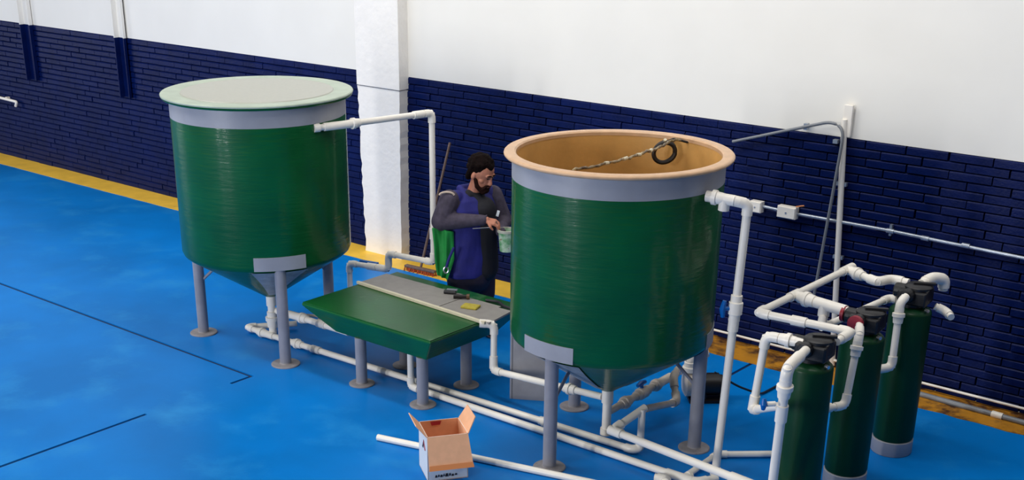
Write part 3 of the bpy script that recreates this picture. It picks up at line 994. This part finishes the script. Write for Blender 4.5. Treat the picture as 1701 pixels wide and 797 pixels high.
def flap(a, b_, outdir, length, skew, updown):
    """flap hinged on edge a-b"""
    d = (Vector(outdir) * math.cos(updown) + Z * math.sin(updown)).normalized()
    e = (b_ - a).normalized()
    nr = e.cross(d).normalized() * t
    P = [a, b_, b_ + d * length - e * skew, a + d * length + e * skew]
    o = obj('flap', MB().poly_prism(P, nr), 'card', root, smooth=False)
    return o


top = Z * HB
flap(F + top, Rc + top, -uy, .225, -.012, math.radians(-62))          # front flap hanging down
flap(Rc + top, Bc + top, ux, .12, .03, math.radians(62))      # right flap up
flap(Lc + top, F + top, -ux, .11, .02, math.radians(50))      # left flap up
flap(Bc + top, Lc + top, uy, .10, .02, math.radians(-78))
# tape on the front flap edge
d = (-uy * math.cos(math.radians(-62)) + Z * math.sin(math.radians(-62))).normalized()
e = ux
a0 = F + top + d * .195 - uy * .006
obj('tape_strip', MB().poly_prism([a0 - e * .01, a0 + e * (LX_ + .01), a0 + e * (LX_ + .015) + d * .036, a0 - e * .015 + d * .036], -uy * .002 + Z * .001), 'tape', root, smooth=False)


for k, (u0, wd, h0) in enumerate(((.05, .016, .018), (.07, .012, .016), (.086, .018, .018), (.108, .010, .02), (.122, .022, .024), (.148, .014, .02), (.166, .018, .016), (.19, .016, .014))):
    p = bp(u0, -.0015, .026 + .004 * (k % 2))
    obj('printed_mark', MB().poly_prism([p, p + ux * wd, p + ux * (wd - .003) + Z * h0, p + ux * .004 + Z * h0], -uy * .001), 'ink', front, smooth=False)
for k, wd in enumerate((.02, .02, .02)):
    p = bp(.13 + k * .042, -.002, .078)
    obj('printed_mark', MB().poly_prism([p, p + ux * wd, p + ux * wd + Z * .02, p + Z * .02], -uy * .001), 'ink', front, smooth=False)
p = bp(-.0015, .06, .20)
obj('printed_mark', MB().poly_prism([p + uy * .10, p + uy * .055 + Z * .07, p + uy * .04 + Z * .06, p + uy * .07], -ux * .001), 'ink', leftp, smooth=False)
obj('printed_mark', MB().poly_prism([p + uy * .02, p + uy * .0 + Z * .01, p + uy * .055 + Z * .07, p + uy * .065 + Z * .055], -ux * .0012), 'ink_red', leftp, smooth=False)
obj('red_label', MB().poly_prism([bp(.09, LY_ - .012, HB - .035), bp(.15, LY_ - .012, HB - .035), bp(.16, LY_ - .012, HB - .006), bp(.08, LY_ - .012, HB - .006)], -uy * .001), 'ink_red', root, smooth=False)

# ------------------------------------------------------------------ the worker
PR = thing('person', 'man in navy vest and plaid shirt stirring a pail behind the trough', 'person', (-7.04, 8.2, 0), rz=YAW)
# local axes: x = to the picture's right, -y = towards the camera, z up


def remesh(o, vs, smooth=6):
    r_ = o.modifiers.new('remesh', 'REMESH')
    r_.mode = 'VOXEL'
    r_.voxel_size = vs
    r_.use_smooth_shade = True
    s = o.modifiers.new('smooth', 'SMOOTH')
    s.iterations = smooth
    s.factor = .5
    return o


def V(u, v, z):          # v = distance towards the camera
    return Vector((u, -v, z))


fd = Vector((.55, .83))  # facing (u, v)
sd = Vector((.83, -.55))  # towards his left side


def B(c, f, s, z):       # from a centre (u,v): forward f, to his left s
    return V(c[0] + fd.x * f + sd.x * s, c[1] + fd.y * f + sd.y * s, z)


c0 = (-.05, 0)
SR, SL = B(c0, .03, -.235, 1.285), B(c0, .03, .215, 1.27)
ER, WR_ = V(-.30, .19, 1.10), V(.085, .25, 1.135)
EL, WL = B(c0, .10, .29, 1.05), V(.22, .20, 1.0)
HC = V(.045, .06, 1.49)
# body (skin), one continuous mesh
b = MB()
b.cap(B(c0, 0, 0, .80), B(c0, 0, 0, 1.14), .16, .17)
b.cap(B(c0, 0, -.15, 1.235), B(c0, 0, .15, 1.235), .09, .09)
b.cap(B(c0, .02, 0, 1.25), HC + Vector((-.03, .01, -.06)), .066, .06)
for S_, E_, W_ in ((SR, ER, WR_), (SL, EL, WL)):
    b.cap(S_, E_, .062, .048)
    b.cap(E_, W_, .046, .032)
for s in (-1, 1):
    b.cap(B(c0, 0, s * .10, .78), B(c0, .03, s * .11, .42), .095, .065)
    b.cap(B(c0, .03, s * .11, .42), B(c0, -.02, s * .12, .07), .062, .042)
    b.cap(B(c0, -.03, s * .12, .045), B(c0, .15, s * .13, .035), .04, .032)
# head: turned to the right of the picture and bowed
hrot = Euler((0, math.radians(24), math.radians(-38)))
HR = hrot.to_matrix()
HS = 0.96


def H(x, y, z):          # x forward of the face, y to his left
    return HC + HR @ Vector((x, y, z)) * HS


b.ell(H(-.012, 0, .03), (.118, .102, .125), hrot)
b.ell(H(.03, 0, -.045), (.082, .078, .10), hrot)
b.ell(H(.075, 0, -.105), (.032, .035, .03), hrot)         # chin
b.cap(H(.100, 0, .022), H(.124, 0, -.034), .011, .017)       # nose
b.ell(H(.118, 0, -.040), (.016, .022, .012), hrot)
b.cap(H(.098, -.045, .035), H(.098, .045, .035), .014, .014)    # brow
for s in (-1, 1):
    b.ell(H(.055, s * .062, -.025), (.032, .022, .025), hrot)   # cheeks
    b.ell(H(-.01, s * .103, -.01), (.022, .012, .036), hrot)    # ears


def hand(b, wrist, tip_dir, palm_n, thumb_side, curl, L=.1):
    t_ = Vector(tip_dir).normalized()
    n_ = Vector(palm_n)
    n_ = (n_ - t_ * n_.dot(t_)).normalized()
    s_ = t_.cross(n_) * thumb_side
    k = wrist + t_ * .075
    for j in (-1.5, -.5, .5, 1.5):
        b.cap(wrist + s_ * j * .010, k + s_ * j * .020, .017, .014)
    for j, ln in ((-1.5, .052), (-.5, .062), (.5, .066), (1.5, .058)):
        p = k + s_ * j * .021
        d1 = (t_ * math.cos(curl * .5) + n_ * math.sin(curl * .5))
        q = p + d1 * ln * .6
        d2 = (t_ * math.cos(curl * 1.4) + n_ * math.sin(curl * 1.4))
        q2 = q + d2 * ln * .45
        d3 = (t_ * math.cos(curl * 2.1) + n_ * math.sin(curl * 2.1))
        q3 = q2 + d3 * ln * .3
        b.cap(p, q, .0105, .0098); b.cap(q, q2, .0098, .009); b.cap(q2, q3, .009, .008)
    p = wrist + t_ * .025 + s_ * .026
    q = p + (t_ * .6 + s_ * .6 + n_ * .4).normalized() * .042
    q2 = q + (t_ * .8 + n_ * .7).normalized() * .034
    b.cap(p, q, .014, .012); b.cap(q, q2, .0115, .009)


hand(b, WR_ + Vector((.0, 0, 0)), V(.9, .15, -.22), V(.2, -.3, -1), -1, .75)
hand(b, WL, V(.35, .35, -.35), V(.6, -.35, .1), 1, .7)
remesh(obj('body', b, 'skin', PR, local=True), .0055, 4)
# face details
for s in (-1, 1):
    obj('eye', MB().ell(H(.101, s * .034, .012), (.010, .014, .006), hrot, 12, 8), 'eye', PR, local=True)
    obj('eyebrow', MB().cap(H(.113, s * .018, .043), H(.104, s * .055, .040), .006, .005), 'hair', PR, local=True)
obj('mouth', MB().cap(H(.117, -.018, -.068), H(.117, .018, -.068), .0065, .0065), 'lips', PR, local=True)
# hair: cap of curls over the skull
b = MB()
rnd = random.Random(3)
b.ell(H(-.035, 0, .058), (.122, .112, .112), hrot)
for i in range(230):
    a, e = rnd.uniform(0, 2 * PI), rnd.uniform(-.35, PI / 2)
    dx, dy, dz = math.cos(e) * math.cos(a), math.cos(e) * math.sin(a), math.sin(e)
    if dx > .45 and dz < .45:
        continue
    if dx > -.1 and dz < .1 and abs(dy) > .5:
        continue
    p = H(-.03 + dx * .122, dy * .11, .05 + dz * .110)
    b.ell(p, (rnd.uniform(.012, .021),) * 3, None, 8, 6)
for s in (-1, 1):
    b.cap(H(-.06, s * .09, .03), H(-.075, s * .07, -.06), .03, .03)
remesh(obj('hair', b, 'hair', PR, local=True), .008, 1)
b = MB()
for s in (-1, 1):
    b.cap(H(.015, s * .085, -.035), H(.045, s * .068, -.09), .018, .022)
    b.cap(H(.045, s * .066, -.09), H(.09, s * .02, -.125), .024, .028)
    b.cap(H(.122, s * .004, -.052), H(.108, s * .035, -.064), .0085, .010)
    b.cap(H(.108, s * .035, -.064), H(.09, s * .04, -.10), .012, .018)
b.cap(H(.095, -.015, -.115), H(.095, .015, -.115), .03, .03)
remesh(obj('beard', b, 'beard', PR, local=True), .006, 2)
# shirt with long sleeves
b = MB()
b.cap(B(c0, .0, -.15, 1.24), B(c0, .0, .15, 1.235), .105, .1)
b.cap(B(c0, .0, 0, .85), B(c0, .0, 0, 1.12), .15, .15)
b.cap(SR, V(-.300, .18, 1.105), .088, .086)
b.cap(V(-.300, .18, 1.105), WR_ + Vector((-.03, 0, 0)), .084, .046)
b.cap(SL, EL, .085, .07)
b.cap(EL, WL + Vector((-.01, 0, .02)), .066, .045)
rnd = random.Random(5)
for i in range(9):
    t_ = i / 9
    p = Vector(V(-.29, .22, 1.11)).lerp(WR_, t_) + Vector((rnd.uniform(-.02, .02), 0, 0))
    rr = .082 - .034 * t_
    b.cap(p + Vector((0, -.0, -rr * .8)), p + Vector((.03, -.0, rr * .85)), .012, .009)
remesh(obj('shirt', b, 'shirt', PR, local=True), .009, 4)
# collar + dark shirt front
b = MB()
b.cap(B(c0, .095, .075, .66), B(c0, .10, .06, 1.17), .135, .122)
b.cap(B(c0, .10, .04, 1.17), B(c0, .05, .01, 1.30), .10, .07)
b.cap(B(c0, .05, -.05, 1.30), B(c0, .05, .06, 1.30), .055, .055)
remesh(obj('dark_front', b, 'undershirt', PR, local=True, label='black shirt front'), .01, 5)
def loft(mb, secs, n=40, amp=.005):
    rings = []
    for (f0, s0, rf, rs, z) in secs:
        ring = []
        for k in range(n):
            a = 2 * PI * k / n
            wv = 1 + amp / .2 * math.sin(5 * a + z * 9) + amp / .3 * math.sin(9 * a - z * 14)
            ring.append(B(c0, f0 + rf * wv * math.cos(a), s0 + rs * wv * math.sin(a), z))
        rings.append(mb.verts(ring))
    for A_, B_ in zip(rings, rings[1:]):
        for k in range(n):
            mb.bm.faces.new([A_[k], A_[(k + 1) % n], B_[(k + 1) % n], B_[k]])
    mb.bm.faces.new(rings[0]); mb.bm.faces.new(rings[-1])


# vest: shaped shell with shoulders and collar
b = MB()
loft(b, [(.0, 0, .195, .262, .595), (.0, 0, .20, .268, .64), (.0, 0, .195, .258, .78), (.0, 0, .19, .25, .95), (.0, 0, .19, .255, 1.10), (.0, 0, .175, .25, 1.19), (.0, 0, .14, .225, 1.27), (.0, 0, .09, .16, 1.325), (0, 0, .05, .10, 1.345)])
for s in (-1, 1):
    b.cap(B(c0, .0, s * .13, 1.22), B(c0, .02, s * .17, 1.285), .105, .075)
    b.cap(B(c0, .07, s * .085, 1.30), B(c0, -.04, s * .08, 1.35), .026, .034)
b.cap(B(c0, -.05, -.06, 1.345), B(c0, -.05, .06, 1.345), .034, .034)
remesh(obj('vest', b, 'vest', PR, local=True), .008, 3)
b = MB()
pp_ = [SR + Vector((math.cos(a) * .062 - .02, -.055, .052 + math.sin(a) * .028)) for a in [PI * (0.02 + .96 * k / 12) for k in range(13)]]
obj('shoulder_piping', MB().sweep(pp_, .009, 8), 'piping', PR, local=True, label='pale shoulder piping')
b = MB()
b.cap(B(c0, 0, 0, .60), B(c0, 0, 0, .74), .20, .19)
for s in (-1, 1):
    b.cap(B(c0, .0, s * .11, .66), B(c0, .03, s * .12, .40), .135, .105)
    b.cap(B(c0, .03, s * .12, .40), B(c0, -.02, s * .125, .10), .10, .08)
remesh(obj('trousers', b, 'trousers', PR, local=True), .011, 5)
for s in (-1, 1):
    b = MB()
    b.cap(B(c0, -.05, s * .125, .045), B(c0, .15, s * .135, .042), .042, .040)
    b.cap(B(c0, -.03, s * .125, .05), B(c0, -.02, s * .125, .10), .045, .048)
    remesh(obj('shoe', b, 'shoe', PR, local=True), .008, 3)
# green cloth hanging at his right hip
b = MB()
rows = []
for j in range(15):
    z = 1.07 - j * .031
    w0 = -.385 + .004 * j
    w1 = -.185 + (-.0 if j < 8 else -.010 * (j - 8))
    rows.append(b.verts([V(w0 + (w1 - w0) * i / 10, .235 + .02 * math.sin(i * 1.1 + j * .25) + .012 * math.sin(i * 2.3), z - .012 * i * .35) for i in range(11)]))
for a, c in zip(rows, rows[1:]):
    for i in range(10):
        b.bm.faces.new([a[i], a[i + 1], c[i + 1], c[i]])
o = obj('green_apron', b, 'green_cloth', PR, local=True, label='bright green cloth panel at the hip')
s_ = o.modifiers.new('solid', 'SOLIDIFY'); s_.thickness = .022
o.modifiers.new('sub', 'SUBSURF').levels = 1
# navy tie loops and carabiner
obj('belt_loop', MB().sweep(tube_bends([V(-.19, .27, .90), V(-.235, .285, .80), V(-.255, .285, .73)], .01, .03), .012, 8), 'vest', PR, local=True)
b = MB()
b.sweep([V(-.258 + .02 * math.cos(a), .285, .705 + .028 * math.sin(a)) for a in [2 * PI * k / 14 for k in range(15)]], .008, 8, False)
obj('carabiner', b, 'steel', PR, local=True, label='shiny metal carabiner')
obj('chest_badge', MB().box(V(.185, .165, 1.17), (.022, .012, .05), 0, Matrix.Rotation(.25, 4, 'Y')), 'card_white', PR, local=True, smooth=False, label='small pale badge')


def to_world(p):
    c, s = math.cos(YAW), math.sin(YAW)
    return Vector((-7.04 + p.x * c - p.y * s, 8.2 + p.x * s + p.y * c, p.z))


# pail and stirring stick are things of their own
pc = to_world(V(.262, .27, .87))
root = thing('pail', 'small pale green printed pail held up by the man', 'pail', pc)
b = MB()
b.lathe([(0, 0), (.055, 0), (.060, .004), (.074, .175), (.079, .178), (.079, .188), (.071, .188), (.070, .175), (.057, .008), (0, .008)], pc, 36)
obj('pail_body', b, 'pail', root)
obj('pail_rim', MB().lathe([(.074, .168), (.084, .170), (.084, .19), (.071, .191), (.070, .172)], pc, 36, close=True), 'lid', root)
obj('pail_contents', MB().lathe([(0, .15), (.069, .15)], pc, 30), 'lid', root)
obj('stirring_stick', MB().cyl(to_world(V(.17, .27, 1.13)), to_world(V(.25, .27, .93)), .007, 8), 'wood', label='thin stick in the hand of the man, dipped in the pail', cat='stick')
obj('pencil', MB().cyl(to_world(V(-.03, .305, 1.075)), to_world(V(.13, .30, 1.085)), .004, 8), 'steel', label='thin metal rod under the forearm of the man', cat='rod')
